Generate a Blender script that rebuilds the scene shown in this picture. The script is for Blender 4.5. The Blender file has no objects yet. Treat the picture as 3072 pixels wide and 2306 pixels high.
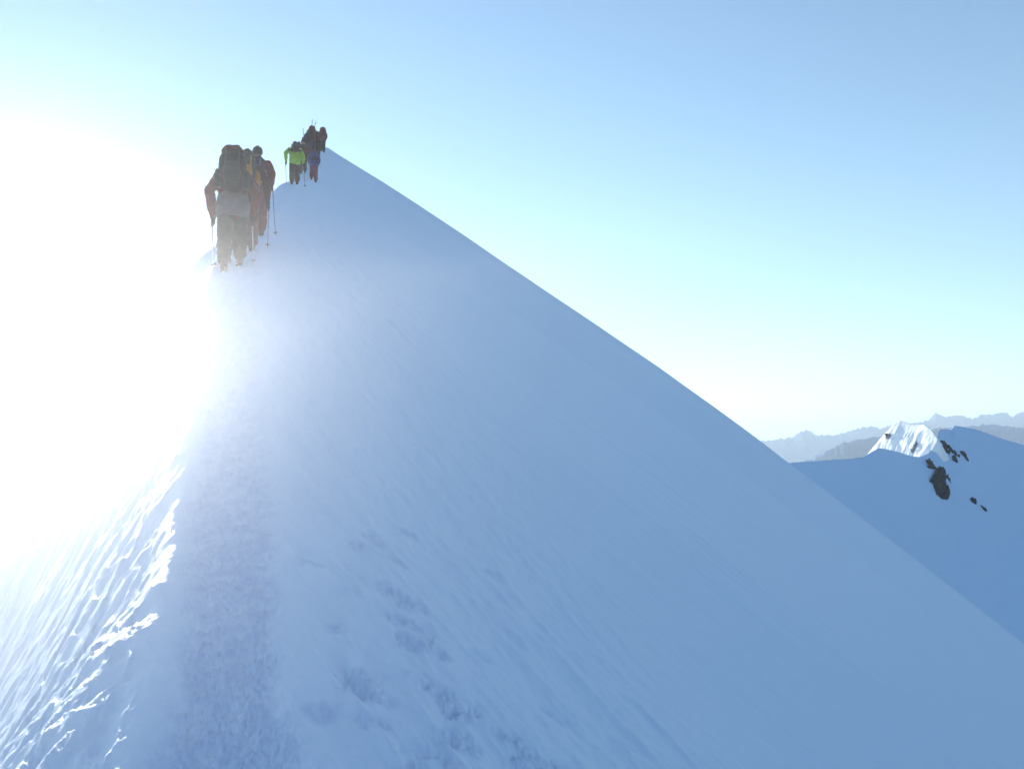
import bpy, bmesh, math, random
import numpy as np
from mathutils import Vector, Matrix

S = bpy.context.scene
C = S.collection
R = math.radians
F = 887.0                      # focal length in pixels of a 1024 wide frame
HZ = 445.0                     # image row of the horizon

# ---------------------------------------------------------------- camera
cam_d = bpy.data.cameras.new('camera')
cam_d.sensor_width = 36.0
cam_d.lens = 36.0 * F / 1024.0
cam_d.clip_start = 0.05
cam_d.clip_end = 200000.0
cam = bpy.data.objects.new('camera', cam_d)
C.objects.link(cam)
cam.location = (0, 0, 0)
cam.rotation_euler = (R(90) + math.atan((HZ - 384.0) / F), 0, 0)
S.camera = cam

# ---------------------------------------------------------------- sun and sky
SUN_PX, SUN_PY = 5.0, 288.0
SUN_AZ = math.atan((SUN_PX - 512) / F)                    # negative: to the left of +Y
SUN_EL = math.atan((HZ - SUN_PY) / math.hypot(F, SUN_PX - 512))
SUN_DIR = Vector((math.sin(SUN_AZ) * math.cos(SUN_EL), math.cos(SUN_AZ) * math.cos(SUN_EL), math.sin(SUN_EL)))
sun_d = bpy.data.lights.new('sun', 'SUN')
sun_d.energy = 5.0
sun_d.angle = R(0.53)
sun_d.color = (1.0, 0.95, 0.88)
sun = bpy.data.objects.new('sun', sun_d)
C.objects.link(sun)
sun.rotation_euler = SUN_DIR.to_track_quat('Z', 'Y').to_euler()

W = bpy.data.worlds.new('World')
S.world = W
W.use_nodes = True
wn, wl = W.node_tree.nodes, W.node_tree.links
wn.clear()
sky = wn.new('ShaderNodeTexSky')
sky.sky_type = 'NISHITA'
sky.sun_disc = False
sky.sun_elevation = SUN_EL
sky.sun_rotation = SUN_AZ
sky.altitude = 3900
sky.air_density = 1.35
sky.dust_density = 1.5
sky.ozone_density = 1.6
bg = wn.new('ShaderNodeBackground')
bg.inputs['Strength'].default_value = 0.15
out = wn.new('ShaderNodeOutputWorld')
hs = wn.new('ShaderNodeHueSaturation')
hs.inputs['Saturation'].default_value = .98
wl.new(sky.outputs[0], hs.inputs['Color'])
tn = wn.new('ShaderNodeMix'); tn.data_type = 'RGBA'; tn.blend_type = 'MULTIPLY'
tn.inputs['Factor'].default_value = 1.0
tn.inputs['B'].default_value = (.90, .975, 1.0, 1)
wl.new(hs.outputs[0], tn.inputs['A'])
wl.new(tn.outputs['Result'], bg.inputs['Color'])
wl.new(bg.outputs[0], out.inputs['Surface'])

S.view_settings.view_transform = 'Standard'
S.view_settings.look = 'None'
S.view_settings.exposure = 0.83
S.view_settings.gamma = 1.0
S.cycles.use_denoising = True
S.cycles.max_bounces = 6
S.cycles.diffuse_bounces = 3
S.cycles.volume_bounces = 1
S.cycles.sample_clamp_indirect = 8

# ---------------------------------------------------------------- helpers
def setp(o, label=None, cat=None, group=None, kind=None):
    if label: o['label'] = label
    if cat: o['category'] = cat
    if group: o['group'] = group
    if kind: o['kind'] = kind
    return o

def mesh_np(name, verts, quads, mat, smooth=True):
    me = bpy.data.meshes.new(name)
    n, q = len(verts), len(quads)
    me.vertices.add(n)
    me.vertices.foreach_set('co', np.asarray(verts, np.float32).ravel())
    me.loops.add(q * 4)
    me.polygons.add(q)
    me.loops.foreach_set('vertex_index', np.asarray(quads, np.int32).ravel())
    me.polygons.foreach_set('loop_start', np.arange(0, q * 4, 4, dtype=np.int32))
    me.polygons.foreach_set('use_smooth', np.full(q, smooth))
    me.update(calc_edges=True)
    me.materials.append(mat)
    o = bpy.data.objects.new(name, me)
    C.objects.link(o)
    return o

def grid_quads(nr, nc, wrap=False):
    i = np.arange(nr - 1)[:, None]
    j = np.arange(nc if wrap else nc - 1)[None, :]
    j2 = (j + 1) % nc
    a = i * nc + j; b = i * nc + j2; c = (i + 1) * nc + j2; d = (i + 1) * nc + j
    return np.stack([a, b, c, d], -1).reshape(-1, 4)

def _h(ix, iy, s):
    h = (ix.astype(np.int64) * 374761393 + iy.astype(np.int64) * 668265263 + s * 982451653) & 0xffffffff
    h = ((h ^ (h >> 13)) * 1274126177) & 0xffffffff
    return ((h ^ (h >> 16)) & 0xffff) / 65535.0

def noise(x, y, s=0):
    """value noise, about -1..1"""
    ix, iy = np.floor(x), np.floor(y)
    fx, fy = x - ix, y - iy
    fx = fx * fx * fx * (fx * (fx * 6 - 15) + 10); fy = fy * fy * fy * (fy * (fy * 6 - 15) + 10)
    a, b, c, d = _h(ix, iy, s), _h(ix + 1, iy, s), _h(ix, iy + 1, s), _h(ix + 1, iy + 1, s)
    return ((a * (1 - fx) + b * fx) * (1 - fy) + (c * (1 - fx) + d * fx) * fy) * 2 - 1

def fbm(x, y, o=4, s=0, g=0.5):
    t = 0; a = 1.0; n = 0
    for k in range(o):
        t = t + a * noise(x * 2 ** k + 17.3 * k, y * 2 ** k - 9.1 * k, s + k); n += a; a *= g
    return t / n

def ridged(x, y, o=4, s=0):
    t = 0; a = 1.0; n = 0
    for k in range(o):
        t = t + a * (1 - np.abs(noise(x * 2 ** k + 3.3 * k, y * 2 ** k + 7.7 * k, s + k))) ** 2; n += a; a *= .5
    return t / n

def sm(x, a, b):
    t = np.clip((x - a) / (b - a), 0, 1)
    return t * t * (3 - 2 * t)

# ---------------------------------------------------------------- materials
def mat(name, col, rough=0.6, bump=None, var=None, spec=0.3, sheen=0.0, metal=0.0):
    m = bpy.data.materials.new(name)
    m.use_nodes = True
    n, l = m.node_tree.nodes, m.node_tree.links
    p = n['Principled BSDF']
    p.inputs['Base Color'].default_value = (*col, 1)
    p.inputs['Roughness'].default_value = rough
    p.inputs['Specular IOR Level'].default_value = spec
    p.inputs['Sheen Weight'].default_value = sheen
    p.inputs['Metallic'].default_value = metal
    tc = n.new('ShaderNodeTexCoord')
    if var:
        sc, amt = var
        t = n.new('ShaderNodeTexNoise'); t.inputs['Scale'].default_value = sc; t.inputs['Detail'].default_value = 5
        l.new(tc.outputs['Object'], t.inputs['Vector'])
        r = n.new('ShaderNodeValToRGB')
        r.color_ramp.elements[0].position = .3; r.color_ramp.elements[1].position = .7
        r.color_ramp.elements[0].color = (*[c * (1 - amt) for c in col], 1)
        r.color_ramp.elements[1].color = (*[min(1, c * (1 + amt)) for c in col], 1)
        l.new(t.outputs[0], r.inputs[0]); l.new(r.outputs[0], p.inputs['Base Color'])
    if bump:
        sc, st, dist = bump
        t = n.new('ShaderNodeTexNoise'); t.inputs['Scale'].default_value = sc; t.inputs['Detail'].default_value = 6
        l.new(tc.outputs['Object'], t.inputs['Vector'])
        b = n.new('ShaderNodeBump'); b.inputs['Strength'].default_value = st; b.inputs['Distance'].default_value = dist
        l.new(t.outputs[0], b.inputs['Height']); l.new(b.outputs[0], p.inputs['Normal'])
    return m

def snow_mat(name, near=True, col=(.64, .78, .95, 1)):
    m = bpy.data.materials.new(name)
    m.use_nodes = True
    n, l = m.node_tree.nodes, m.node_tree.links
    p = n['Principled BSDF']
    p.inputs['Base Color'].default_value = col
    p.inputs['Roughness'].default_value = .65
    p.inputs['Specular IOR Level'].default_value = .25
    tc = n.new('ShaderNodeTexCoord')
    last = None
    if near:
        # fine wind texture drawn out down the fall line, then grain
        layers = [((0, 0, R(14)), (1.2, 9, 3), 1.0, .45, .035), ((0, 0, R(14)), (4, 30, 10), 1.0, .45, .010), ((0, 0, 0), (45, 45, 45), 1.0, .35, .004)]
    else:
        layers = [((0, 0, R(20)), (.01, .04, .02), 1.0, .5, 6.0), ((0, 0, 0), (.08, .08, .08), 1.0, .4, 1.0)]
    for rot, sc, s, st, dist in layers:
        mp = n.new('ShaderNodeMapping'); mp.inputs['Rotation'].default_value = rot; mp.inputs['Scale'].default_value = sc
        l.new(tc.outputs['Object'], mp.inputs['Vector'])
        t = n.new('ShaderNodeTexNoise'); t.inputs['Scale'].default_value = s; t.inputs['Detail'].default_value = 5; t.inputs['Roughness'].default_value = .6
        l.new(mp.outputs[0], t.inputs['Vector'])
        b = n.new('ShaderNodeBump'); b.inputs['Strength'].default_value = st; b.inputs['Distance'].default_value = dist
        l.new(t.outputs[0], b.inputs['Height'])
        if last: l.new(last.outputs[0], b.inputs['Normal'])
        last = b
    l.new(last.outputs[0], p.inputs['Normal'])
    if near:
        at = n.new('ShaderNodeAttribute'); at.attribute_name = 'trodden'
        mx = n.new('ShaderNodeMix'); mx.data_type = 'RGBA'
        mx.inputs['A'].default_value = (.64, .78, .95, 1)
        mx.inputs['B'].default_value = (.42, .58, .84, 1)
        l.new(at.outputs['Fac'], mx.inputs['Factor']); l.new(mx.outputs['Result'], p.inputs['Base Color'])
    return m

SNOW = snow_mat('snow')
SNOWFAR = snow_mat('shade_toned_snow', False, (.50, .67, .89, 1))  # darker snow copy for the far shoulder, its shade put into the colour
SNOWPEAK = snow_mat('sun_toned_snow', False, (.94, .94, .95, 1))  # near-white snow copy for the peak, sunlight put into the colour

# ---------------------------------------------------------------- the snow ridge
_ty = np.arange(-60, 400, .25)
def smooth_table(ys, vs, w):
    t = np.interp(_ty, ys, vs)
    # linear extrapolation at the low end
    k = np.exp(-.5 * (np.arange(-40, 41) * .25 / w) ** 2); k /= k.sum()
    tp = np.pad(t, 40, mode='edge')
    return np.convolve(tp, k, 'valid')
TX = smooth_table([-60, 0, 13, 20, 34, 46, 50, 57, 62, 66, 85, 120, 400], [19, 0, -4.12, -5.8, -8.7, -10.9, -11.8, -13.1, -13.7, -14.1, -18, -25, -80], 1.2)
TZ = smooth_table([-60, -1, 0, 3, 7, 10, 13, 17, 20, 34, 46, 48, 50, 57, 60, 62, 66, 72, 90, 120, 400],
                  [-20, -1.90, -1.65, -1.30, -.30, 1.05, 2.72, 4.06, 5.08, 10.2, 14.05, 15.1, 15.95, 19.2, 20.25, 20.9, 22.65, 23.9, 24.3, 18, -150], .9)
def tx(y): return np.interp(y, _ty, TX)
def tz(y): return np.interp(y, _ty, TZ)
BU = np.array([-.30, -.214, -.150, -.107, -.003, .096, .165, .227, .28, .309, .36, .45, .577, .9])
BV = np.array([0, 0, 6, 9, 12, 15, 17, 15, 16, 13, 9, 4, 0, -8]) / F

def H(x, y):
    x = np.asarray(x, float); y = np.asarray(y, float)
    cx, cz = tx(y), tz(y)
    e = x - cx                                 # + to the right of the trail
    d = -e
    # right face: rounded shoulder running into an even 36 degree slope
    er = np.maximum(e - .16, 0)
    k = .9
    right = .72 * (er - k * (1 - np.exp(-er / k)))
    off = .72 * k * sm(y, 20, 60)              # the shoulder sharpens higher up
    right = np.maximum(right + off * (1 - np.exp(-er / k)), 0)
    # left flank: level bank, then steeper and steeper
    la = np.interp(y, [0, 3, 4.5, 5.5, 8, 12], [.9, .62, .36, .25, .2, .2])
    lb = np.interp(y, [0, 3, 4.5, 5.5, 8, 12], [1.7, 1.2, .85, .7, .6, .5])
    lm = np.interp(y, [2, 5, 8, 12], [1.15, 1.25, 1.4, 1.45])
    wob = .16 * noise(y * 1.1, y * 0 + 3, 71) + .07 * noise(y * 2.9, y * 0, 72)
    la = la + wob * sm(la, .15, .5); lb = lb + wob * sm(la, .15, .5)
    t = np.clip((d - la) / (lb - la), 0, 1)
    left = lm * ((lb - la) * (t ** 3 - t ** 4 / 2) + np.maximum(d - lb, 0)) + .06 * np.maximum(d, 0)
    z = cz - np.where(e > 0, right, left)
    # the face runs up to a far rim and rolls over
    u = x / np.maximum(y, 5)
    bulge = np.interp(u, BU, BV)
    z = z + np.where(e > 0, y * bulge * sm(y, 12, 66) * sm(e, 0, 2.2), 0)
    over = np.maximum(y - 66, 0)
    z = z - np.where(e > 0, .012 * over ** 2 * sm(e, -4, 2), 0)
    z = z - np.where(e <= 0, .006 * over ** 2, 0)
    # a side rib leaves the left flank further up
    rb = np.exp(-((y - 31) / 4.5) ** 2) * sm(d, .2, 3) * (1 - sm(d, 4, 8))
    z = z + np.where(d > 0, rb * np.minimum(.5 * d, 2.2), 0)
    return z

# the far rim: raise or lower it until it stands where the skyline stands
SKYL = np.array([(322, 141), (350, 158.5), (380, 177), (417, 201), (463, 232), (509, 264), (553, 294), (597, 324), (658, 366), (713, 405.5), (760, 440.5), (786, 461), (900, 549), (1024, 646), (1150, 750)], float)
BU = (SKYL[:, 0] - 512) / F
BV = np.zeros(len(BU)); 
_yy = np.linspace(30, 110, 321)
for _it in range(14):
    for _k2, (_px, _py) in enumerate(SKYL):
        if _k2 == 0: continue
        _top = np.max(H(BU[_k2] * _yy, _yy) / _yy)
        BV[_k2] += ((HZ - _py) / F - _top) * .8
TROD = None
def detail(x, y):
    global TROD
    e = x - tx(y)
    r = np.hypot(x, y)
    nearf = 1 - sm(r, 25, 70)
    # long undulations of the face
    c, s = math.cos(R(-15)), math.sin(R(-15))
    a = x * c + y * s; b = -x * s + y * c       # a: down the fall line, b: across
    z = .05 * fbm(a * .12, b * .35, 3, 5) * sm(e, .5, 4)
    z = z + .028 * fbm(a * .5 + 3, b * 2.2, 4, 9) * sm(e, .6, 2) * nearf
    # wind texture along the trampled side, drawn out towards the camera
    c2, s2 = math.cos(R(-58)), math.sin(R(-58))
    a2 = x * c2 + y * s2; b2 = -x * s2 + y * c2
    zone = sm(e, .15, .5) * (1 - sm(e, 2.2, 4.5))
    rg = ridged(a2 * .9, b2 * 3.6, 4, 21)
    z = z + zone * nearf * (.075 * (rg - .5) + .016 * fbm(a2 * 6, b2 * 12, 3, 33))
    # the boot trail
    wv = .275 + .05 * noise(y * 1.3, y * 0 + 2, 3) + .05 * fbm(x * 5, y * 5, 3, 40)
    tr = 1 - sm(np.abs(e - .02), wv * .6, wv * 1.4)
    lump = fbm(x * 20, y * 13, 4, 41, .7)
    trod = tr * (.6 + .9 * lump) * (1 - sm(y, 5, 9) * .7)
    z = z + tr * nearf * (-.04 + .022 * lump + .014 * np.abs(noise(x * 48, y * 30, 44)) + .010 * fbm(x * 62, y * 44, 2, 45))
    z = z + .03 * nearf * np.exp(-((e + .36) / .09) ** 2)
    # boot prints beside the trail
    for (px_, py_, rx, ry, dp) in PRINTS:
        dx, dy = x - px_, y - py_
        q = np.sqrt((dx / rx) ** 2 + (dy / ry) ** 2) + .7 * fbm(x * 7, y * 5, 3, 51)
        m_ = 1 - sm(q, .3, 1.2)
        z = z - m_ * dp * .6 * (.5 + 1.3 * fbm(x * 26, y * 20, 3, 52, .7))
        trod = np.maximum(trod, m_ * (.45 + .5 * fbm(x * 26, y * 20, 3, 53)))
    # left bank and flank: wind crust in long broken steps
    dl = -e
    lz = sm(dl, .35, 1.0) * (1 - sm(r, 18, 45))
    wx = x + .12 * fbm(x * 2, y * 1.2, 3, 60); wy = y + .3 * fbm(x * 1.5, y, 3, 61)
    st = wx * 4.2 + 1.0 * fbm(wx * 1.6, wy * .6, 4, 62)
    saw = st - np.floor(st)
    step = np.where(saw < .8, saw / .8, (1 - saw) / .2)
    z = z + sm(dl, .2, .7) * (1 - sm(r, 18, 45)) * (.07 * fbm(x * 1.3 + 5, y * .9, 4, 67) + .028 * (ridged(x * 6, y * 3.2 + x, 4, 68) - .5) + .008 * fbm(x * 40, y * 22, 3, 69))
    z = z + lz * (.048 * (step - .5) * (0.4 + .6 * sm(fbm(wx * 1.2, wy * .5, 3, 66), -.3, .4)) + .05 * fbm(wx * 3, wy * 1.0, 5, 63) + .012 * fbm(x * 18, y * 7, 3, 64))
    bk = sm(dl, .28, .5) * (1 - sm(dl, .9, 1.8)) * (1 - sm(r, 8, 16))
    z = z + bk * (.085 * (ridged(wx * 3.4 + y * .6, wy * 1.7, 5, 70) - .5) + .03 * fbm(x * 7, y * 5, 4, 73))
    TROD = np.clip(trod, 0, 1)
    return z

def ray_ground(px, py, tmax=120):
    """where the sight line through an image point meets the smooth ridge; used once to lay out the prints seen in the photo"""
    u, v = (px - 512) / F, (HZ - py) / F
    t = np.arange(1.0, tmax, .01)
    g = H(u * t, t) - v * t
    i = int(np.argmax(g > 0))
    return u * t[i], t[i]
PRINTS = []
for (px_, py_, rx, ry, dp) in [(355, 672, .14, .16, .05), (375, 712, .11, .10, .04), (398, 592, .16, .15, .04), (412, 622, .13, .12, .035), (447, 690, .15, .13, .05),
                               (462, 706, .09, .10, .03), (440, 742, .13, .13, .05), (432, 765, .1, .1, .04), (512, 735, .08, .13, .05), (530, 758, .08, .12, .05), (365, 548, .13, .12, .03),
                               (340, 620, .07, .09, .025), (310, 560, .09, .09, .02), (378, 540, .09, .08, .02), (490, 570, .1, .08, .02), (404, 528, .1, .09, .025), (420, 640, .16, .12, .03), (385, 690, .08, .1, .03), (470, 735, .12, .12, .04), (400, 560, .08, .08, .02), (350, 590, .07, .08, .02), (330, 700, .08, .1, .02), (480, 650, .08, .1, .02), (545, 700, .07, .1, .02), (560, 765, .06, .1, .03)]:
    X, Y = ray_ground(px_, py_)
    PRINTS.append((X, Y, rx * 1.15, ry * 1.15, dp))

az_f = np.linspace(-R(37), R(37), 1150)
az_b = np.linspace(R(37), R(323), 260)[1:-1]
az = np.concatenate([az_f, az_b])
rr = np.concatenate([np.linspace(.02, .9, 14)[:-1], np.geomspace(.9, 75, 900), np.geomspace(75, 330, 90)[1:]])
RR, AZ = np.meshgrid(rr, az, indexing='ij')
GX, GY = RR * np.sin(AZ), RR * np.cos(AZ)
GZ = H(GX, GY) + detail(GX, GY)
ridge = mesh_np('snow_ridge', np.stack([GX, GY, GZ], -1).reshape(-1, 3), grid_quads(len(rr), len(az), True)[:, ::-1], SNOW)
setp(ridge, kind='structure')
_a = ridge.data.attributes.new('trodden', 'FLOAT', 'POINT')
_a.data.foreach_set('value', TROD.astype(np.float32).ravel())

def ground(x, y):
    return float(H(x, y) + detail(np.array([x * 1.0]), np.array([y * 1.0]))[0])

# ---------------------------------------------------------------- the shoulder across the gap (about 550 m away)
def polar_hill(name, azs, rs, fn, m, kind='structure'):
    A, RR_ = np.meshgrid(azs, rs)
    X, Y = RR_ * np.sin(A), RR_ * np.cos(A)
    Z = fn(A, RR_, X, Y)
    o = mesh_np(name, np.stack([X, Y, Z], -1).reshape(-1, 3), grid_quads(len(rs), len(azs))[:, ::-1], m)
    return setp(o, kind=kind)

SH = [(560, 500, 430), (700, 470, 460), (786, 462, 480), (851, 457.6, 520), (862, 455.8, 530), (872, 450, 537), (878, 447, 540), (886, 448.3, 542), (897.5, 451, 545),
      (910.7, 455.4, 552), (918.5, 456, 560), (924, 454, 566), (927.8, 451.7, 573), (933, 445, 583), (936, 438, 592), (938, 431, 600), (941, 428.8, 604), (950, 429, 608),
      (954, 424.9, 610), (960, 425.6, 612), (976, 428.6, 615), (1002.6, 438.5, 620), (1024, 444.4, 622), (1100, 480, 625), (1250, 560, 630), (1500, 700, 600)]
sh_az = np.array([math.atan((p[0] - 512) / F) for p in SH])
sh_r = np.array([p[2] / math.cos(a) for p, a in zip(SH, sh_az)])
sh_z = np.array([(HZ - p[1]) / F * p[2] for p in SH])
_sa = np.linspace(sh_az[0], sh_az[-1], 3000)
_k = np.exp(-.5 * (np.arange(-90, 91) / 32.0) ** 2); _k /= _k.sum()
_sr = np.convolve(np.pad(np.interp(_sa, sh_az, sh_r), 90, mode='edge'), _k, 'valid')
_sz = np.interp(_sa, sh_az, sh_z)
for _i in range(2):
    _sz = np.convolve(np.pad(_sz, 90, mode='edge'), _k, 'valid')
def shoulder(A, r, X, Y):
    rc, zc = np.interp(A, _sa, _sr), np.interp(A, sh_az, sh_z)
    zs = np.interp(A, _sa, _sz)
    zc = zc + (zs - zc) * sm(rc - r, 0, 22)
    d = rc - r
    f = np.maximum(d, 0)
    z = zc - .58 * f - .0007 * f ** 2
    b = np.maximum(-d, 0)
    z = z - .9 * b + .0006 * np.minimum(b, 500) ** 2
    z = z + sm(f, 4, 60) * (6 * fbm(X * .012, Y * .012, 3, 80) + 1.0 * fbm(X * .05, Y * .05, 3, 81))
    return z
azs = np.concatenate([np.linspace(sh_az[0], R(15), 80)[:-1], np.linspace(R(15), R(33), 620), np.linspace(R(33), R(52), 120)[1:]])
rs = np.concatenate([np.linspace(180, 450, 50)[:-1], np.linspace(450, 760, 260), np.linspace(760, 1400, 30)[1:]])
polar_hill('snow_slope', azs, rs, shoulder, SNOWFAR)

# the sunlit peak that stands behind the shoulder's low crest
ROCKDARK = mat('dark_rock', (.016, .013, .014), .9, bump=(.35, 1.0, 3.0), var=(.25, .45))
pk_y = np.array([480, 560, 579, 587, 595, 606, 617, 622, 626, 640, 760])
pk_x = np.array([284, 278.6, 277.2, 277, 276, 273, 270, 267, 262.6, 254, 180])
pk_z = np.array([-95, -12, 5, 11, 14.2, 14.6, 17.4, 15, 8.5, -8, -120])
gx, gy = np.meshgrid(np.linspace(200, 330, 420), np.linspace(540, 680, 420))
def peak(X, Y):
    Yw = Y + 1.5 * fbm(X * .12, Y * .12, 3, 90)
    xc, zc = np.interp(Yw, pk_y, pk_x), np.interp(Yw, pk_y, pk_z)
    d = xc - X
    fl = ridged(Yw * .16 + .02 * X, X * .03, 3, 91)
    z = zc - np.where(d > 0, 1.9 * d, -1.8 * d) - 1.6 * np.maximum(578 - Y, 0)
    z = z + np.where(d > 0, sm(d, 0, 6) * (4.0 * (fl - .55) + 3.2 * fbm(X * .2 + Yw * .1, Y * .2, 5, 92)), 0)
    return z
gz = peak(gx, gy)
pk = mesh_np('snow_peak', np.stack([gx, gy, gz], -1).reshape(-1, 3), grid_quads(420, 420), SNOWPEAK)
setp(pk, kind='structure')

# dark rock breaking through the snow of the shoulder and the peak
def hit(fn, px, py, y0, y1):
    u, v = (px - 512) / F, (HZ - py) / F
    yy = np.linspace(y0, y1, 700)
    X = u * yy
    if fn is shoulder: Z = shoulder(np.arctan(u) + 0 * yy, yy * math.hypot(1, u), X, yy)
    else: Z = fn(X, yy)
    g = Z - v * yy > 0
    i = int(np.argmax(g)) if g.any() else len(yy) - 1
    return X[i], yy[i], Z[i]
def rock(poly, label, fn=None, y0=330, y1=640, m=None, high=2.6):
    fn = fn or shoulder
    P = [((2200 + a * .3942) / 3, (1150 + b * .3942) / 3) for a, b in poly]
    xs, ys = [p[0] for p in P], [p[1] for p in P]
    st = .45
    nx, ny = int((max(xs) - min(xs)) / st) + 5, int((max(ys) - min(ys)) / st) + 5
    ctr = hit(fn, sum(xs) / len(xs), sum(ys) / len(ys), y0, y1)
    verts = []
    _ga, _gb = np.meshgrid(min(xs) + (np.arange(nx) - 2) * st, min(ys) + (np.arange(ny) - 2) * st)
    NZ = 1.5 * fbm(_ga * .8, _gb * 1.1, 4, 120, .65) + .9 * (ridged(_ga * .35 + _gb * .2, _gb * 1.0, 3, 121) - .3)
    for j in range(ny):
        for i in range(nx):
            a, b = min(xs) + (i - 2) * st, min(ys) + (j - 2) * st
            dmin, ins = 1e9, False
            for k in range(len(P)):
                (x1, y1_), (x2, y2) = P[k], P[(k + 1) % len(P)]
                if (y1_ > b) != (y2 > b) and a < (x2 - x1) * (b - y1_) / (y2 - y1_) + x1: ins = not ins
                tt = max(0, min(1, ((a - x1) * (x2 - x1) + (b - y1_) * (y2 - y1_)) / ((x2 - x1) ** 2 + (y2 - y1_) ** 2 + 1e-9)))
                dmin = min(dmin, math.hypot(a - x1 - tt * (x2 - x1), b - y1_ - tt * (y2 - y1_)))
            sd_ = dmin if ins else -dmin
            X, Y, Z = hit(fn, a, b, y0, y1)
            nz = NZ[j, i]
            h = max(-1.5, min(high, sd_ * 1.4) + .0 + nz * (1.5 if ins else .6) - .35)
            n_ = Vector((0, -.55, .83)) if fn is shoulder else Vector((-.8, -.4, .4))
            verts.append(tuple(Vector((X, Y, Z)) + n_ * h - Vector(ctr)))
    o = mesh_np('rock_outcrop', verts, grid_quads(ny, nx)[:, ::-1], m or ROCKDARK, False)
    o.location = ctr
    return setp(o, label, 'rock', 'dark rocks on the snow slope across the gap')
rock([(1520, 660), (1550, 642), (1590, 650), (1605, 690), (1600, 750), (1615, 790), (1635, 830), (1615, 880), (1570, 880), (1530, 850), (1510, 800), (1495, 755), (1470, 750), (1500, 700)], 'largest dark rock outcrop on the shaded slope across the gap')
rock([(1448, 585), (1485, 583), (1510, 620), (1545, 655), (1500, 652), (1455, 640), (1472, 618)], 'forked dark rock just above the largest outcrop')
rock([(1600, 690), (1615, 700), (1648, 750), (1636, 756), (1600, 712)], 'thin dark rock sliver at the right side of the largest outcrop')
rock([(1545, 428), (1590, 442), (1650, 495), (1722, 562), (1700, 558), (1635, 512), (1590, 465)], 'long thin dark rock band below the sunlit peak')
rock([(1560, 470), (1600, 476), (1650, 545), (1600, 522)], 'short dark rock band below the long thin one')
rock([(1655, 542), (1688, 565), (1697, 607), (1655, 582)], 'small pointed dark rock under the rock bands')
rock([(1708, 512), (1750, 528), (1788, 597), (1762, 584), (1735, 548)], 'slanting dark rock at the right end of the rock bands')
rock([(1776, 868), (1810, 874), (1834, 902), (1822, 922), (1785, 892)], 'small dark rock low on the slope, upper left of a pair')
rock([(1852, 918), (1890, 944), (1914, 976), (1880, 962)], 'small dark rock low on the slope, lower right of a pair')
rock([(1455, 308), (1492, 328), (1532, 362), (1548, 402), (1500, 398), (1488, 362)], 'dark rock on the right edge of the sunlit peak', y0=560, y1=620)
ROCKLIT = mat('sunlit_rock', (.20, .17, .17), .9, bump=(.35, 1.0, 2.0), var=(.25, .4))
rock([(1150, 378), (1198, 382), (1188, 412), (1160, 430)], 'pale brown rock at the left edge of the sunlit peak', peak, 560, 660, ROCKLIT, 1.2)
rock([(1385, 438), (1398, 460), (1362, 532), (1342, 520), (1372, 470)], 'narrow brown rock in the middle of the sunlit peak', peak, 560, 640, ROCKLIT, 1.2)

# ---------------------------------------------------------------- far ranges
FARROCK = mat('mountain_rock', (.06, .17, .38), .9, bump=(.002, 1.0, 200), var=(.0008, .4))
def rng_prof(pts, dist, base, width, seed, amp):
    pa = np.array([math.atan((p[0] - 512) / F) for p in pts]); pv = np.array([(HZ - p[1]) / F for p in pts])
    def fn(A, r, X, Y):
        k0 = np.abs((r * np.cos(A) - dist) / width)
        A2 = A + .02 * fbm(X / 1400, Y / 1400 + seed, 4, seed + 9) * sm(k0, .03, .6)
        v = np.interp(A2, pa, pv)
        zc = v / np.cos(A) ** 0 * dist + amp * fbm(A2 * 420, A2 * 0 + seed, 4, seed)
        k = (r * np.cos(A) - dist) / width
        sh = np.exp(-np.abs(k) ** 1.25 * 1.4)
        rel = ridged(X / 2600 + seed, Y / 2600, 5, seed + 3) - .5
        return base + (zc - base) * np.clip(sh + sm(np.abs(k), .02, .35) * (rel * .30 * np.exp(-np.abs(k))), 0, 1.4)
    return fn
far = [(-900, 430), (-400, 424), (0, 428), (300, 432), (700, 441), (761, 440), (772, 439.6), (790, 437), (800, 431), (807, 429.4), (817, 434), (827, 433.8), (836, 435), (845, 431), (851.5, 428.6), (860, 427.5), (869, 426), (880, 427),
       (891, 424.7), (905, 424), (921, 421), (929, 418), (936, 412), (941, 415), (947, 415.8), (955, 413.5), (962, 416), (971, 416.8), (985, 414.5), (1002.6, 411.6), (1012, 415), (1024, 410.5), (1100, 408), (1400, 420), (2200, 425)]
mid = [(-900, 470), (-300, 452), (0, 446), (300, 462), (760, 478), (800, 462), (822, 452), (842, 442), (862, 438), (884, 436), (905, 431), (930, 428), (960, 426), (990, 424), (1024, 427), (1200, 430), (1700, 440)]
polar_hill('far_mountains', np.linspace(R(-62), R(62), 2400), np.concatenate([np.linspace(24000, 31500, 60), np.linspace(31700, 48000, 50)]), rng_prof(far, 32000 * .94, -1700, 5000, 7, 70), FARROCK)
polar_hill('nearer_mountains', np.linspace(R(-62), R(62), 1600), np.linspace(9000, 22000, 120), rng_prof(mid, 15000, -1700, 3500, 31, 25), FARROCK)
gm = mat('valley_ground', (.07, .10, .11), .95, var=(.0004, .4))
gr = mesh_np('valley_floor', [(-70000, -70000, -1500), (70000, -70000, -1500), (70000, 70000, -1500), (-70000, 70000, -1500)], [(0, 1, 2, 3)], gm, False)
setp(gr, kind='structure')

# ---------------------------------------------------------------- mesh helpers for people and gear
def V(*a): return Vector(a)

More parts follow.
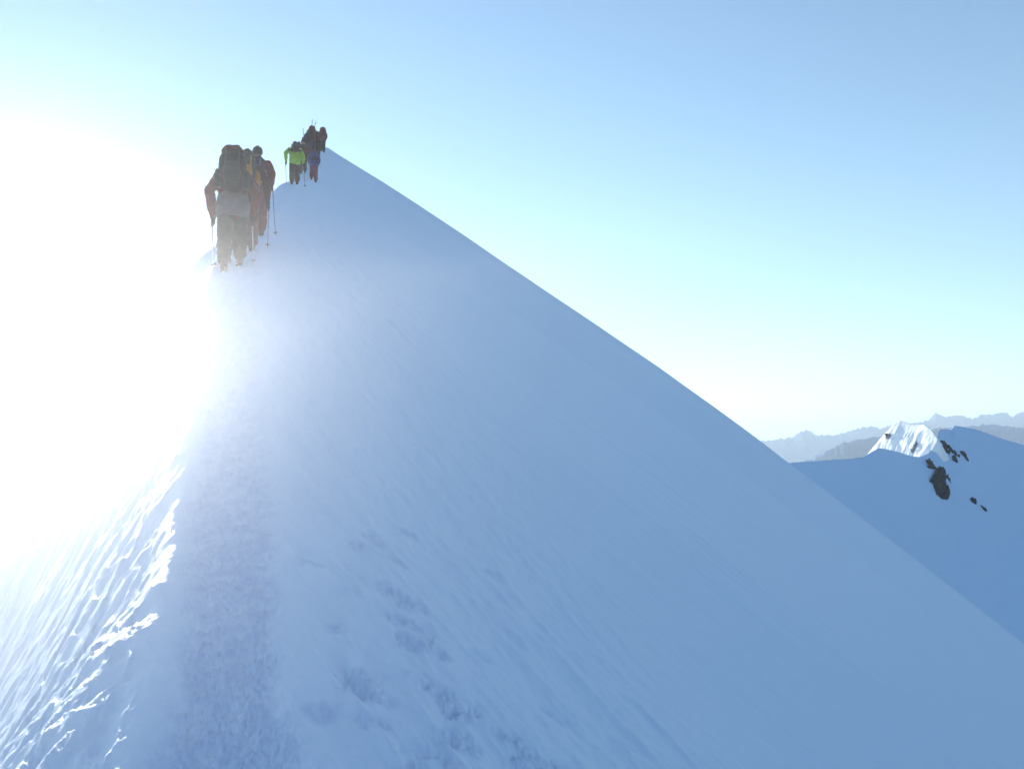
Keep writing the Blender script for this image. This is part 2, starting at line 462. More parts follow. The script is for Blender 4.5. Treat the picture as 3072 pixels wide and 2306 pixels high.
def loft(bm, pts, radii, seg=14, side=None, caps=True):
    """a closed tube through pts; radii are (across, fore-aft) pairs or single numbers"""
    pts = [Vector(p) for p in pts]
    rad = [(r, r) if not isinstance(r, (tuple, list)) else r for r in radii]
    if caps:                                       # rounded ends
        d0, d1 = (pts[0] - pts[1]).normalized(), (pts[-1] - pts[-2]).normalized()
        m0, m1 = min(rad[0]), min(rad[-1])
        pts = [pts[0] + d0 * m0 * .62, pts[0] + d0 * m0 * .42] + pts + [pts[-1] + d1 * m1 * .42, pts[-1] + d1 * m1 * .62]
        rad = [tuple(r * .35 for r in rad[0]), tuple(r * .75 for r in rad[0])] + rad + [tuple(r * .75 for r in rad[-1]), tuple(r * .35 for r in rad[-1])]
    rings = []
    sd = Vector(side) if side else V(1, 0, 0)
    for i, p in enumerate(pts):
        t = (pts[min(i + 1, len(pts) - 1)] - pts[max(i - 1, 0)]).normalized()
        if abs(t.dot(sd)) > .93 and not side: sd = V(0, 1, 0)
        b = t.cross(sd).normalized(); a = b.cross(t).normalized()
        rings.append([bm.verts.new(p + a * math.cos(2 * math.pi * k / seg) * rad[i][0] + b * math.sin(2 * math.pi * k / seg) * rad[i][1]) for k in range(seg)])
    for r0, r1 in zip(rings, rings[1:]):
        for k in range(seg):
            bm.faces.new((r0[k], r0[(k + 1) % seg], r1[(k + 1) % seg], r1[k]))
    bm.faces.new(rings[0][::-1]); bm.faces.new(rings[-1])
    return bm

def ball(bm, c, r, seg=14):
    r = (r, r, r) if not isinstance(r, (tuple, list)) else r
    g = bmesh.ops.create_uvsphere(bm, u_segments=seg, v_segments=max(6, seg * 2 // 3), radius=1)
    for v in g['verts']:
        v.co = Vector(c) + Vector((v.co.x * r[0], v.co.y * r[1], v.co.z * r[2]))

def add(name, bm, m, parent=None, voxel=None, wrinkle=0.0, wfreq=9.0, smooth=2, bevel=0.0):
    bmesh.ops.recalc_face_normals(bm, faces=bm.faces)
    me = bpy.data.meshes.new(name); bm.to_mesh(me); bm.free()
    if voxel:
        t = bpy.data.objects.new('t', me); C.objects.link(t)
        md = t.modifiers.new('r', 'REMESH'); md.mode = 'VOXEL'; md.voxel_size = voxel
        if smooth:
            ms = t.modifiers.new('s', 'SMOOTH'); ms.iterations = smooth; ms.factor = .6
        dg = bpy.context.evaluated_depsgraph_get()
        m2 = bpy.data.meshes.new_from_object(t.evaluated_get(dg))
        bpy.data.objects.remove(t); bpy.data.meshes.remove(me)
        me = m2; me.name = name
        if wrinkle:
            n = len(me.vertices)
            co = np.empty(n * 3, np.float32); me.vertices.foreach_get('co', co); co = co.reshape(-1, 3)
            no = np.empty(n * 3, np.float32); me.vertex_normals.foreach_get('vector', no); no = no.reshape(-1, 3)
            th = np.arctan2(co[:, 1], co[:, 0] + 1e-4)
            w = ridged(co[:, 0] * wfreq + co[:, 1] * wfreq * .7, co[:, 2] * wfreq * 1.7 + co[:, 0] * 4, 3, 3) - .5
            w += .5 * fbm(co[:, 0] * wfreq * 2 + co[:, 1] * 11, co[:, 2] * wfreq * 2, 2, 8)
            co = co + no * (w * wrinkle)[:, None]
            me.vertices.foreach_set('co', co.astype(np.float32).ravel())
            me.update()
    for p in me.polygons: p.use_smooth = True
    me.materials.clear(); me.materials.append(m)
    o = bpy.data.objects.new(name, me); C.objects.link(o)
    if bevel:
        b = o.modifiers.new('b', 'BEVEL'); b.width = bevel; b.segments = 2
    if parent: o.parent = parent
    return o

def empty(name, loc, rz=0.0):
    o = bpy.data.objects.new(name, None); C.objects.link(o)
    o.location = loc; o.rotation_euler = (0, 0, rz); o.empty_display_size = .2
    return o

def fabric(name, col, sh=.2): return mat(name, col, .82, bump=(60, .3, .004), var=(7, .22), spec=.2, sheen=sh)
SKIN = mat('skin', (.42, .25, .18), .55, var=(20, .1))
EYE = mat('eye', (.05, .04, .03), .2)
HAIR = mat('hair', (.05, .035, .025), .7)
LIP = mat('lips', (.30, .12, .10), .5)
BLACK = fabric('black_fabric', (.025, .027, .03))
RUBBER = mat('boot_rubber', (.03, .03, .03), .7)
METAL = mat('brushed_metal', (.42, .43, .45), .35, metal=.9, spec=.5)
DARKMETAL = mat('dark_anodised_metal', (.07, .07, .08), .4, metal=.6, spec=.5)
FAB = {
 'red': (.19, .026, .028), 'darkred': (.085, .018, .02), 'rust': (.15, .04, .022), 'ltgrey': (.15, .12, .135), 'olive': (.06, .065, .05), 'green': (.32, .50, .05),
 'brown': (.075, .05, .042), 'blue': (.035, .05, .20), 'navy': (.02, .025, .06), 'orange': (.50, .20, .02), 'dark': (.02, .021, .023), 'white': (.7, .7, .7), 'maroon': (.16, .03, .04), 'greygreen': (.03, .042, .038),
}
FAB = {k: fabric(k + '_fabric', v) for k, v in FAB.items()}

def hand(bm, wrist, elbow, sgn, grow=1.0, curl=1.0, seg=8):
    """palm, four unequal bent fingers closed round a pole and a thumb from the side of the palm"""
    wrist, elbow = Vector(wrist), Vector(elbow)
    fwd = (wrist - elbow).normalized()
    fwd = (fwd + V(0, .35, 0)).normalized()
    up = V(0, 0, 1) - fwd * fwd.z; up = up.normalized()          # the pole runs about upright
    inn = fwd.cross(up).normalized() * sgn                        # towards the body side
    g = grow
    palm = wrist + fwd * .05
    loft(bm, [wrist - fwd * .01, wrist + fwd * .03, wrist + fwd * .085], [(.026 * g, .020 * g), (.040 * g, .020 * g), (.040 * g, .017 * g)], seg, side=up)
    for k, ln in enumerate((.92, 1.0, .95, .78)):
        b = wrist + fwd * .085 + up * (.030 - .020 * k)
        p1 = b + fwd * .028 * ln + inn * .008
        p2 = p1 + fwd * .006 + inn * .028 * ln * curl
        p3 = p2 - fwd * .020 * ln + inn * .006
        loft(bm, [b - fwd * .015, b + fwd * .006, p1, p2, p3], [.0095 * g, .0095 * g, .0088 * g, .0082 * g, .0070 * g], seg)
    b = wrist + fwd * .030 + up * .030 * g
    p1 = b + fwd * .022 + up * .014 + inn * .018
    p2 = p1 + fwd * .026 + inn * .014 - up * .004
    loft(bm, [b - up * .01, b + up * .004 + inn * .004, p1, p2], [.013 * g, .012 * g, .0105 * g, .0085 * g], seg)
    return palm + inn * .028 + fwd * .028                          # where the pole passes through the fist

def person(px, D, name_cols, pose, label, voxel=.012, dx=0.0, face_az=None, scale=1.0):
    u = (px - 512) / F
    x, y = u * D, D
    z = ground(x, y)
    az_ = math.radians(-14) if face_az is None else face_az
    root = empty('person', (x, y, z), -az_)
    root.scale = (scale,) * 3
    setp(root, label, 'person', 'climbers going up the snow ridge')
    jc, tcol, hat, bc = name_cols['jacket'], name_cols['trousers'], name_cols['hat'], name_cols.get('boots', BLACK)
    ln = pose.get('lean', .10); bk_ = pose.get('bulk', 1.0)
    tw = pose.get('turn', 0.0)
    pel = V(0, 0, .96)
    ch = V(0, ln * .75, 1.32); nk = V(0, ln * 1.05, 1.50); hd = V(pose.get('hx', 0), ln * 1.15 + .02, 1.655)
    sh = {-1: V(-.185, ln * .95 + tw * .05, 1.43), 1: V(.185, ln * .95 - tw * .05, 1.43)}
    hip = {-1: V(-.095, 0, .92), 1: V(.095, 0, .92)}
    arms, legs = pose['arms'], pose['legs']
    inv = root.matrix_basis.inverted()
    # put each boot on the snow, wherever the slope is
    feet = {}
    for sd_ in (-1, 1):
        k_, a_ = Vector(legs[sd_][0]), Vector(legs[sd_][1])
        c_, s_ = math.cos(-az_), math.sin(-az_)
        wx, wy = x + scale * (a_.x * c_ - a_.y * s_), y + scale * (a_.x * s_ + a_.y * c_)
        gz_ = (ground(wx, wy) - z) / scale
        lift = legs[sd_][2] if len(legs[sd_]) > 2 else 0
        a_.z = gz_ + .09 + lift - .01
        k_.z = k_.z + gz_ * .55
        feet[sd_] = (k_, a_)
    # body
    bm = bmesh.new()
    loft(bm, [pel, V(0, ln * .3, 1.08), ch, V(0, ln, 1.42)], [(.145, .10), (.125, .085), (.155, .10), (.13, .08)], 16)
    loft(bm, [V(0, ln, 1.42), nk, hd - V(0, 0, .06)], [(.07, .06), (.056, .058), (.055, .06)], 12)
    loft(bm, [hd + V(0, .012, -.105), hd + V(0, .010, -.06), hd, hd + V(0, 0, .055), hd + V(0, -.005, .095)], [(.038, .05), (.062, .080), (.076, .096), (.074, .094), (.05, .065)], 16)
    loft(bm, [hd + V(0, .088, .018), hd + V(0, .112, -.022), hd + V(0, .098, -.032)], [.010, .014, .012], 8)      # nose
    for sd_ in (-1, 1):
        loft(bm, [hd + V(.076 * sd_, -.004, -.028), hd + V(.083 * sd_, -.008, .0), hd + V(.081 * sd_, -.004, .025)], [(.006, .010), (.007, .018), (.006, .013)], 8)
        loft(bm, [hd + V(.012 * sd_, .090, .024), hd + V(.045 * sd_, .080, .026)], [.008, .007], 6)               # brow
        el, wr = Vector(arms[sd_][0]), Vector(arms[sd_][1])
        loft(bm, [sh[sd_] * .9 + V(0, ln * .1, .143), sh[sd_], (sh[sd_] + el) / 2, el, (el + wr) / 2, wr], [.05, .052, .045, .038, .036, .026], 10)
        hand(bm, wr, el, sd_, .9)
        k_, a_ = feet[sd_]
        loft(bm, [hip[sd_] + V(0, 0, .02), (hip[sd_] + k_) / 2, k_, (k_ * .6 + a_ * .4) + V(0, -.015, 0), a_], [.08, .075, .054, .055, .038], 12)
        loft(bm, [a_ + V(0, -.03, -.04), a_ + V(0, .06, -.045), a_ + V(0, .15, -.06)], [(.035, .035), (.042, .03), (.036, .02)], 10)
    add('body', bm, SKIN, root, voxel=max(.0075, voxel * .7), smooth=1)
    for sd_ in (-1, 1):
        bm = bmesh.new(); ball(bm, hd + V(.031 * sd_, .082, .004), .0125, 10); add('eye', bm, EYE, root)
    bm = bmesh.new(); loft(bm, [hd + V(-.024, .083, -.060), hd + V(0, .092, -.058), hd + V(.024, .083, -.060)], [.004, .006, .004], 8); add('mouth', bm, LIP, root)
    # jacket with hood collar
    bm = bmesh.new()
    hem = pose.get('hem', .86)
    loft(bm, [V(0, -.005, hem), V(0, ln * .12, 1.0), V(0, ln * .4, 1.14), ch, V(0, ln * .95, 1.43), V(0, ln * 1.02, 1.49)], [(.205 * bk_, .150), (.200 * bk_, .150), (.190 * bk_, .145), (.205 * bk_, .150), (.175 * bk_, .115), (.09, .085)], 20)
    loft(bm, [V(0, ln, 1.45), nk + V(0, -.01, .05)], [(.095, .095), (.085, .09)], 14)
    for sd_ in (-1, 1):
        el, wr = Vector(arms[sd_][0]), Vector(arms[sd_][1])
        loft(bm, [sh[sd_] * .85 + V(0, ln * .15, .21), sh[sd_], (sh[sd_] * .5 + el * .5), el, (el + wr) / 2, wr - (wr - el).normalized() * .01], [.085, .088 * bk_, .082 * bk_, .074 * bk_, .066 * bk_, .048], 14)
    add('jacket', bm, jc, root, voxel=voxel, wrinkle=.014, wfreq=8)
    if 'band' in name_cols:
        bm = bmesh.new()
        loft(bm, [V(0, -.006, hem - .075), V(0, ln * .12, 1.0), V(0, ln * .35, 1.12)], [(.222 * bk_, .170), (.216 * bk_, .168), (.200 * bk_, .158)], 20, caps=False)
        add('jacket_hem', bm, name_cols['band'], root, voxel=voxel, wrinkle=.010)
    if 'trim' in name_cols:
        el, wr = Vector(arms[1][0]), Vector(arms[1][1])
        bm = bmesh.new()
        o_ = V(.02, -.085, .03)
        loft(bm, [sh[1] + V(-.05, -.10, .03), sh[1] + o_ * .9, (sh[1] + el) / 2 + o_, el + V(.02, -.07, .01)], [.010, .011, .011, .009], 8)
        add('sleeve_trim', bm, name_cols['trim'], root)
    # trousers
    bm = bmesh.new()
    loft(bm, [V(0, .005, 1.02), V(0, 0, .93), V(0, 0, .85)], [(.165, .125), (.178, .138), (.165, .13)], 18)
    for sd_ in (-1, 1):
        k_, a_ = feet[sd_]
        loft(bm, [hip[sd_] + V(0, 0, .0), (hip[sd_] + k_) / 2, k_, (k_ * .5 + a_ * .5) + V(0, -.02, 0), a_ + V(0, -.01, .06)], [(.105 * bk_, .115), (.112 * bk_, .115), .098 * bk_, .098 * bk_, .088 * bk_], 14)
    add('trousers', bm, tcol, root, voxel=voxel, wrinkle=.016, wfreq=7)
    for sd_ in (-1, 1):
        k_, a_ = feet[sd_]
        bm = bmesh.new()
        loft(bm, [a_ + V(0, 0, .10), a_ + V(0, .0, .02), a_ + V(0, .012, -.045)], [.062, .060, (.052, .075)], 12)
        loft(bm, [a_ + V(0, -.075, -.055), a_ + V(0, .04, -.05), a_ + V(0, .13, -.06), a_ + V(0, .19, -.065)], [(.040, .038), (.050, .042), (.052, .034), (.04, .026)], 12, side=(1, 0, 0))
        bt = add('boot', bm, bc, root, voxel=max(.01, voxel * .8))
        bm = bmesh.new()                             # crampon: frame and points under the sole
        for fx in (-.035, .035):
            for fy in (-.07, -.02, .07, .13, .17):
                bmesh.ops.create_cone(bm, cap_ends=True, segments=6, radius1=.003, radius2=.009, depth=.035, matrix=Matrix.Translation(a_ + V(fx, fy, -.105)))
            loft(bm, [a_ + V(fx, -.08, -.092), a_ + V(fx, .18, -.092)], [.005, .005], 6)
        add('crampon', bm, DARKMETAL, bt)
        el, wr = Vector(arms[sd_][0]), Vector(arms[sd_][1])
        bm = bmesh.new()
        hand(bm, wr, el, sd_, 1.35)
        loft(bm, [wr - (wr - el).normalized() * .07, wr + (wr - el).normalized() * .015], [.050, .040], 12)
        add('glove', bm, name_cols.get('gloves', BLACK), root, voxel=.0065 if voxel < .02 else .012, smooth=1)
    # hair and hat or helmet
    bm = bmesh.new()
    loft(bm, [hd + V(0, -.025, -.06), hd + V(0, -.022, .0), hd + V(0, -.010, .05)], [(.066, .070), (.081, .086), (.080, .092)], 14)
    add('hair', bm, HAIR, root)
    if pose.get('helmet'):
        bm = bmesh.new()
        loft(bm, [hd + V(0, -.01, .012), hd + V(0, -.01, .05), hd + V(0, -.005, .095), hd + V(0, 0, .118)], [(.108, .130), (.106, .126), (.082, .100), (.045, .06)], 20, caps=True)
        h_ = add('helmet', bm, hat, root)
        bm = bmesh.new(); loft(bm, [hd + V(-.105, 0, .02), hd + V(0, .128, .022), hd + V(.105, 0, .02)], [.008, .008, .008], 8); add('helmet_rim', bm, BLACK, h_)
    else:
        bm = bmesh.new()
        loft(bm, [hd + V(0, -.004, .008), hd + V(0, -.006, .05), hd + V(0, -.01, .098), hd + V(0, -.012, .12)], [(.094, .112), (.096, .114), (.076, .092), (.035, .045)], 18)
        loft(bm, [hd + V(0, -.004, -.004), hd + V(0, -.004, .03)], [(.098, .116), (.099, .117)], 18)
        add('woolly_hat', bm, hat, root, voxel=.011, wrinkle=.004, wfreq=30)
    if pose.get('hood'):
        bm = bmesh.new()
        loft(bm, [hd + V(0, -.03, -.14), hd + V(0, -.035, -.05), hd + V(0, -.03, .04), hd + V(0, -.02, .12)], [(.11, .10), (.125, .125), (.125, .135), (.07, .09)], 16)
        add('hood', bm, jc, root, voxel=voxel, wrinkle=.008)
    return root, feet

def w2(root, p): return root.matrix_basis @ Vector(p)

POLES = []
def ski_pole(root, arms, sd_, tip, label, col=DARKMETAL, rk=1.0):
    """a pole held in a fist; its point stands in the snow"""
    el, wr = Vector(arms[sd_][0]), Vector(arms[sd_][1])
    bm = bmesh.new(); hp = hand(bm, wr, el, sd_); bm.free()
    H0 = w2(root, hp)
    T = w2(root, V(tip[0], tip[1], 0)); T.z = ground(T.x, T.y) - .015
    e = empty('ski_pole', tuple(T))
    setp(e, label, 'ski pole', 'ski poles of the climbers')
    d = (H0 - T); up = d.normalized()
    bm = bmesh.new(); loft(bm, [V(0, 0, 0), up * .05, d * .5, d], [.003 * rk, .006 * rk, .0075 * rk, .009 * rk], 8, side=(1, 0, 0)); add('shaft', bm, col, e)
    bm = bmesh.new(); loft(bm, [d - up * .07, d + up * .0, d + up * .055, d + up * .075], [.014, .017, .016, .02], 10, side=(1, 0, 0)); g_ = add('grip', bm, BLACK, e)
    bm = bmesh.new(); loft(bm, [d + up * .06, d + up * .02 + V(.02, -.03, 0), d - up * .08 + V(.015, -.03, 0), d - up * .03], [.005] * 4, 6, side=(1, .2, 0)); add('wrist_strap', bm, BLACK, g_)
    bm = bmesh.new(); loft(bm, [up * .07, up * .078, up * .086], [.018, .050, .012], 16, side=(1, 0, 0), caps=False); add('basket', bm, BLACK, e)
    return e

def backpack(root, lean, w, h, dp, zb, main, accent, label, lidc=None, stuff=True, strapc=BLACK, voxel=.014, skew=0.0):
    """hangs on a person's back: base at zb, bag h tall, w wide, dp deep"""
    base = w2(root, V(0, -.12 - dp * .5, zb))
    e = empty('backpack', tuple(base), root.rotation_euler[2])
    e.scale = root.scale
    setp(e, label, 'backpack', 'backpacks carried by the climbers')
    l = lean * .75
    bm = bmesh.new()
    loft(bm, [V(0, .01, .03), V(0, .01 + l * .1, h * .2), V(skew * .5, .01 + l * .4, h * .5), V(skew, .01 + l * .7, h * .8), V(skew, .02 + l, h * .95)],
         [(w * .40, dp * .40), (w * .50, dp * .5), (w * .50, dp * .52), (w * .47, dp * .48), (w * .38, dp * .36)], 18, side=(1, 0, 0))
    bag = add('bag', bm, main, e, voxel=voxel, wrinkle=.016, wfreq=9)
    bm = bmesh.new()
    loft(bm, [V(skew - w * .34, l + .02, h * .95), V(skew - w * .16, l + .02, h * 1.02), V(skew + w * .16, l + .02, h * 1.03), V(skew + w * .34, l + .02, h * .95)], [(.045, dp * .40), (.075, dp * .52), (.075, dp * .52), (.045, dp * .40)], 14, side=(0, 0, 1))
    add('lid', bm, lidc or main, e, voxel=voxel, wrinkle=.012, wfreq=12)
    for sx in (-1, 1):
        bm = bmesh.new()
        loft(bm, [V(sx * w * .5, .0, h * .10), V(sx * w * .52, .01, h * .28), V(sx * w * .5, .02 + l * .3, h * .46)], [(.045, .055), (.055, .07), (.04, .05)], 12)
        add('side_pocket', bm, accent, e, voxel=voxel, wrinkle=.01)
        bm = bmesh.new()
        loft(bm, [V(sx * .10, dp * .42 + l, h * .98), V(sx * .115, dp * .55 + .08, h * 1.0 + .04), V(sx * .125, dp * .5 + .235, h * .86), V(sx * .15, dp * .5 + .20, h * .55), V(sx * .19, dp * .48, h * .22)], [(.026, .012)] * 5, 8, side=(1, 0, 0))
        add('shoulder_strap', bm, strapc, e)
        bm = bmesh.new()
        loft(bm, [V(sx * w * .2, -dp * .50, h * .05), V(sx * w * .22, -dp * .56 + l * .5, h * .5), V(sx * w * .22, -dp * .42 + l, h * 1.0)], [(.012, .005)] * 3, 6, side=(1, 0, 0))
        cs = add('compression_strap', bm, accent, e)
        bm = bmesh.new()
        bmesh.ops.create_cube(bm, size=1, matrix=Matrix.Translation(V(sx * w * .22, -dp * .575 + l * .5, h * .52)) @ Matrix.Diagonal((.034, .012, .045, 1)))
        add('buckle', bm, DARKMETAL, cs)
    bm = bmesh.new()
    loft(bm, [V(-.19, dp * .5 + .2, .10), V(-.235, dp * .4, .09), V(0, dp * .28, .08), V(.235, dp * .4, .09), V(.19, dp * .5 + .2, .10)], [(.02, .045)] * 5, 8, side=(0, 0, 1))
    add('hip_belt', bm, strapc, e)
    bm = bmesh.new()
    loft(bm, [V(0, -dp * .5, h * .14), V(0, -dp * .56 + l * .2, h * .35), V(0, -dp * .52 + l * .5, h * .62)], [(w * .28, .035), (w * .33, .05), (w * .26, .03)], 14, side=(1, 0, 0))
    add('front_pocket', bm, accent, e, voxel=voxel, wrinkle=.01)
    return e

def ice_axe(root, p0, p1, headdir, label):
    """strapped to a pack: shaft from p0 up to the head at p1"""
    a, b = w2(root, p0), w2(root, p1)
    e = empty('ice_axe', tuple(a)); setp(e, label, 'ice axe', 'ice axes strapped to the packs')
    d = b - a; up = d.normalized(); hd_ = root.matrix_basis.to_3x3() @ Vector(headdir); hd_.normalize()
    bm = bmesh.new(); loft(bm, [V(0, 0, 0), up * .03, d * .5, d], [.006, .016, .018, .018], 8, side=(.1, 1, 0)); add('shaft', bm, DARKMETAL, e)
    bm = bmesh.new()
    loft(bm, [d - hd_ * .10 - up * .01, d - hd_ * .05, d, d + hd_ * .07, d + hd_ * .14 - up * .035], [(.026, .006), (.014, .007), (.015, .012), (.013, .007), (.004, .004)], 8, side=tuple(up))
    add('axe_head', bm, METAL, e)
    return e

# ---------------------------------------------------------------- the climbers
# nearest: big dark pack, red jacket with a pale lower part
armsA = {-1: (V(-.335, -.02, 1.16), V(-.285, .16, .80)), 1: (V(.36, .0, 1.17), V(.27, .17, .86))}
poseA = dict(bulk=1.12, lean=.16, arms=armsA, legs={-1: (V(-.11, .06, .50), V(-.10, -.06, 0)), 1: (V(.10, .20, .52), V(.10, .22, 0))})
pA, _ = person(228, 13.0, dict(jacket=FAB['red'], band=FAB['ltgrey'], trim=FAB['ltgrey'], trousers=FAB['greygreen'], hat=BLACK), poseA,
               'climber seen from behind in a red jacket with a pale lower edge, nearest of all', voxel=.011)
backpack(pA, .16, .41, .62, .28, 1.13, FAB['dark'], FAB['greygreen'], 'big dark rucksack with a faded dark red lid on the nearest climber', lidc=FAB['darkred'])
ski_pole(pA, armsA, -1, (-.25, .10), 'ski pole in the left hand of the nearest climber')
ski_pole(pA, armsA, 1, (.30, .25), 'ski pole in the right hand of the nearest climber', col=METAL)
# second
armsB = {-1: (V(-.30, .10, 1.16), V(-.24, .32, 1.0)), 1: (V(.33, -.03, 1.15), V(.34, .12, .88))}
poseB = dict(bulk=1.1, lean=.12, arms=armsB, helmet=True, legs={-1: (V(-.10, .22, .54), V(-.10, .20, 0)), 1: (V(.10, .06, .50), V(.11, -.06, 0))})
pB, _ = person(241.5, 14.75, dict(jacket=FAB['darkred'], trousers=FAB['maroon'], hat=FAB['dark']), poseB,
               'climber in a dark red jacket and dark helmet, half hidden right behind the nearest one', voxel=.012)
backpack(pB, .12, .36, .50, .24, 1.06, FAB['greygreen'], FAB['orange'], 'dark green rucksack with orange yellow pockets on the second climber of the near trio', strapc=FAB['orange'])
ski_pole(pB, armsB, 1, (.36, .20), 'ski pole in the right hand of the half hidden second climber')
# third, no hat hidden, right arm out with a pole
armsC = {-1: (V(-.28, .08, 1.16), V(-.20, .33, 1.05)), 1: (V(.29, .0, 1.21), V(.28, .20, 1.02))}
armsC[1] = (V(.27, .02, 1.24), V(.26, .22, 1.06))
poseC = dict(bulk=1.08, lean=.10, arms=armsC, legs={-1: (V(-.10, .04, .50), V(-.10, -.08, 0)), 1: (V(.10, .20, .55), V(.09, .18, 0))})
pC, _ = person(252.0, 17.2, dict(jacket=FAB['red'], trousers=FAB['maroon'], hat=BLACK, gloves=FAB['darkred']), poseC,
               'climber in a red jacket and black woolly hat, third of the near trio', voxel=.012, scale=1.04)
backpack(pC, .10, .30, .42, .18, 1.02, FAB['navy'], FAB['ltgrey'], 'slim navy rucksack with pale piping on the third climber of the near trio')
ski_pole(pC, armsC, 1, (.36, .24), 'ski pole planted in the snow right of the near trio')

# the far group near the top
walk = {-1: (V(-.10, .06, .50), V(-.10, -.06, 0)), 1: (V(.10, .20, .52), V(.10, .20, 0))}
walk2 = {-1: (V(-.10, .22, .54), V(-.11, .22, 0)), 1: (V(.10, .05, .50), V(.10, -.10, 0))}
armsL = {-1: (V(-.36, -.02, 1.24), V(-.33, .12, .92)), 1: (V(.31, .0, 1.16), V(.32, .14, .90))}
armsN = {-1: (V(-.27, .05, 1.16), V(-.24, .26, 1.0)), 1: (V(.27, .05, 1.16), V(.24, .26, 1.0))}
def far_person(px, D, jk, tr, hat, label, packlabel=None, pack=None, arms=armsN, legs=walk, helmet=False, lean=.12, scale=1.0):
    r_, _ = person(px, D, dict(jacket=FAB[jk], trousers=FAB[tr], hat=FAB[hat]), dict(bulk=1.12, lean=lean, arms=arms, legs=legs, helmet=helmet), label, voxel=.022, scale=scale)
    if pack:
        w, h, dp, zb, mc, ac = pack
        backpack(r_, lean, w, h, dp, zb, FAB[mc], FAB[ac], packlabel, voxel=.022)
    return r_
pD = far_person(290.5, 34, 'green', 'brown', 'navy', 'climber in a bright yellow green jacket and brown trousers', 'small grey green rucksack on the climber in the green jacket', (.24, .30, .13, 1.26, 'greygreen', 'dark'), arms=armsL)
ski_pole(pD, armsL, -1, (-.30, .12), 'ski pole left of the climber in the green jacket', rk=1.3)
ski_pole(pD, armsL, 1, (.40, .18), 'ski pole right of the climber in the green jacket', rk=1.3)
pE = far_person(294.3, 49.5, 'rust', 'brown', 'red', 'climber with a red hat just above the green jacket', 'blue grey rucksack on the climber with the red hat', (.34, .42, .22, 1.10, 'navy', 'rust'), legs=walk2, arms=armsL)
ice_axe(pE, (-.16, -.34, 1.15), (-.30, -.26, 1.60), (-1, 0, -.1), 'ice axe sticking out at the left of the red hatted climber\'s pack')
pF = far_person(299.0, 47.5, 'rust', 'brown', 'orange', 'climber in a rusty orange jacket between the green and the blue climbers', 'rust brown rucksack between the green and the blue climbers', (.32, .48, .22, 1.04, 'brown', 'rust'))
pG = far_person(310.0, 45.5, 'blue', 'maroon', 'maroon', 'climber in a blue jacket and dull red trousers in the far group', 'blue rucksack on the climber with dull red trousers', (.40, .50, .24, .98, 'blue', 'navy'), legs=walk2)
pJ = far_person(302.5, 52.5, 'navy', 'dark', 'dark', 'dark clad climber with a tall axe at the left of the topmost one', 'dark blue rucksack with a tall ice axe on its left', (.40, .52, .26, 1.04, 'navy', 'dark'), legs=walk2, scale=1.02)
ice_axe(pJ, (-.18, -.36, 1.2), (-.24, -.30, 1.86), (-.3, 1, 0), 'upright ice axe left of the topmost climber')
pH = far_person(307.5, 55, 'darkred', 'dark', 'white', 'topmost climber with a pale helmet and crossed axes overhead', 'maroon rucksack on the topmost climber', (.44, .60, .28, .96, 'maroon', 'dark'), helmet=True, scale=1.14)
ice_axe(pH, (-.02, -.32, 1.30), (.0, -.22, 1.98), (.2, 1, 0), 'ice axe standing straight up above the topmost helmet')
ice_axe(pH, (.06, -.32, 1.30), (.20, -.24, 1.84), (1, 0, 0), 'ice axe leaning right above the topmost helmet')
pI = far_person(318.5, 61.5, 'red', 'dark', 'dark', 'climber on the right edge of the far group under a red rucksack', 'bulky red rucksack at the right edge of the far group', (.50, .66, .32, .98, 'red', 'darkred'))
pK = far_person(313.0, 55.5, 'dark', 'dark', 'dark', 'dark figure between the topmost climber and the red rucksack', 'black rucksack between the topmost climber and the red one', (.42, .52, .26, .98, 'dark', 'maroon'), legs=walk2, scale=.97)

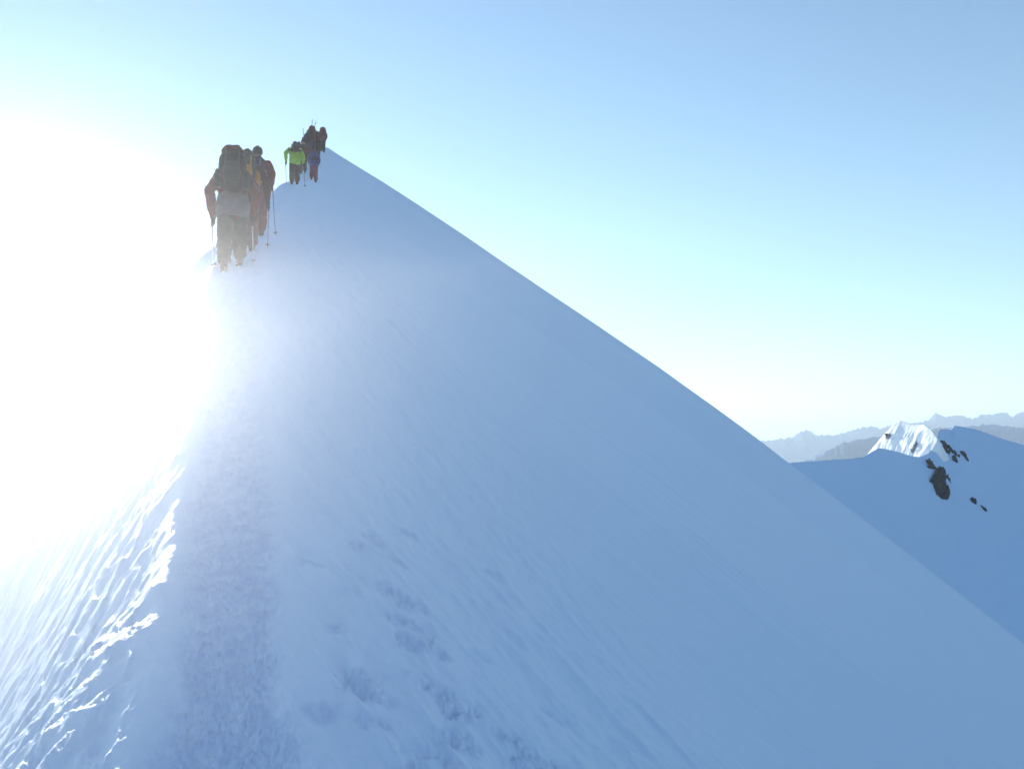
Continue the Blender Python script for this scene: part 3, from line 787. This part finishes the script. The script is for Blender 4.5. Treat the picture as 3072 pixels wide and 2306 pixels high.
# ---------------------------------------------------------------- air
def volume_box(name, lo, hi, col, dens, aniso, label=None, cat=None):
    m = bpy.data.materials.new(name)
    m.use_nodes = True
    n, l = m.node_tree.nodes, m.node_tree.links
    n.clear()
    v = n.new('ShaderNodeVolumePrincipled'); o_ = n.new('ShaderNodeOutputMaterial')
    v.inputs['Color'].default_value = (*col, 1); v.inputs['Density'].default_value = dens; v.inputs['Anisotropy'].default_value = aniso
    l.new(v.outputs[0], o_.inputs['Volume'])
    bm = bmesh.new()
    bmesh.ops.create_cube(bm, size=1)
    for w in bm.verts:
        w.co = Vector([lo[i] + (w.co[i] + .5) * (hi[i] - lo[i]) for i in range(3)])
    me = bpy.data.meshes.new(name); bm.to_mesh(me); bm.free(); me.materials.append(m)
    o = bpy.data.objects.new(name, me); C.objects.link(o)
    setp(o, label, cat, kind='stuff')
    return o
volume_box('haze', (-71000, -71000, -1701), (71000, 71000, 1750), (.78, .92, 1.0), 3.5e-5, .28, 'pale morning haze lying over the far ranges', 'haze')
sp = volume_box('glare_mist', (-16, -6, -30), (14, 20, 6.2), (1, 1, 1), .0075, .93, 'added mist volume imitating the veil of glare around the sun', 'added mist')  # mist volume added near the camera to stand in for lens glare
_n, _l = sp.data.materials[0].node_tree.nodes, sp.data.materials[0].node_tree.links
v2 = _n.new('ShaderNodeVolumePrincipled'); v2.inputs['Color'].default_value = (1, 1, 1, 1); v2.inputs["Density"].default_value = .0095; v2.inputs['Anisotropy'].default_value = .70
ads = _n.new('ShaderNodeAddShader')
_o = [k for k in _n if k.type == 'OUTPUT_MATERIAL'][0]; _v = [k for k in _n if k.type == 'PRINCIPLED_VOLUME' and k != v2][0]
_l.new(_v.outputs[0], ads.inputs[0]); _l.new(v2.outputs[0], ads.inputs[1]); _l.new(ads.outputs[0], _o.inputs['Volume'])

# added mist shaped to veil the near slope and the climbers' legs in glare
bm = bmesh.new()
prof = [(-6, -1.3), (0, .28), (3, .75), (5.5, 1.1), (7.5, 1.0), (9, .1), (10, -1.5)]
lo_ = [[bm.verts.new((x_, a, b)) for a, b in prof] + [bm.verts.new((x_, 10, -20)), bm.verts.new((x_, -6, -20))] for x_ in (-16, 1.3)]
n_ = len(lo_[0])
for k in range(n_):
    bm.faces.new((lo_[0][k], lo_[0][(k + 1) % n_], lo_[1][(k + 1) % n_], lo_[1][k]))
bm.faces.new(lo_[0][::-1]); bm.faces.new(lo_[1])
bmesh.ops.recalc_face_normals(bm, faces=bm.faces)
bm.to_mesh(sp.data); bm.free()
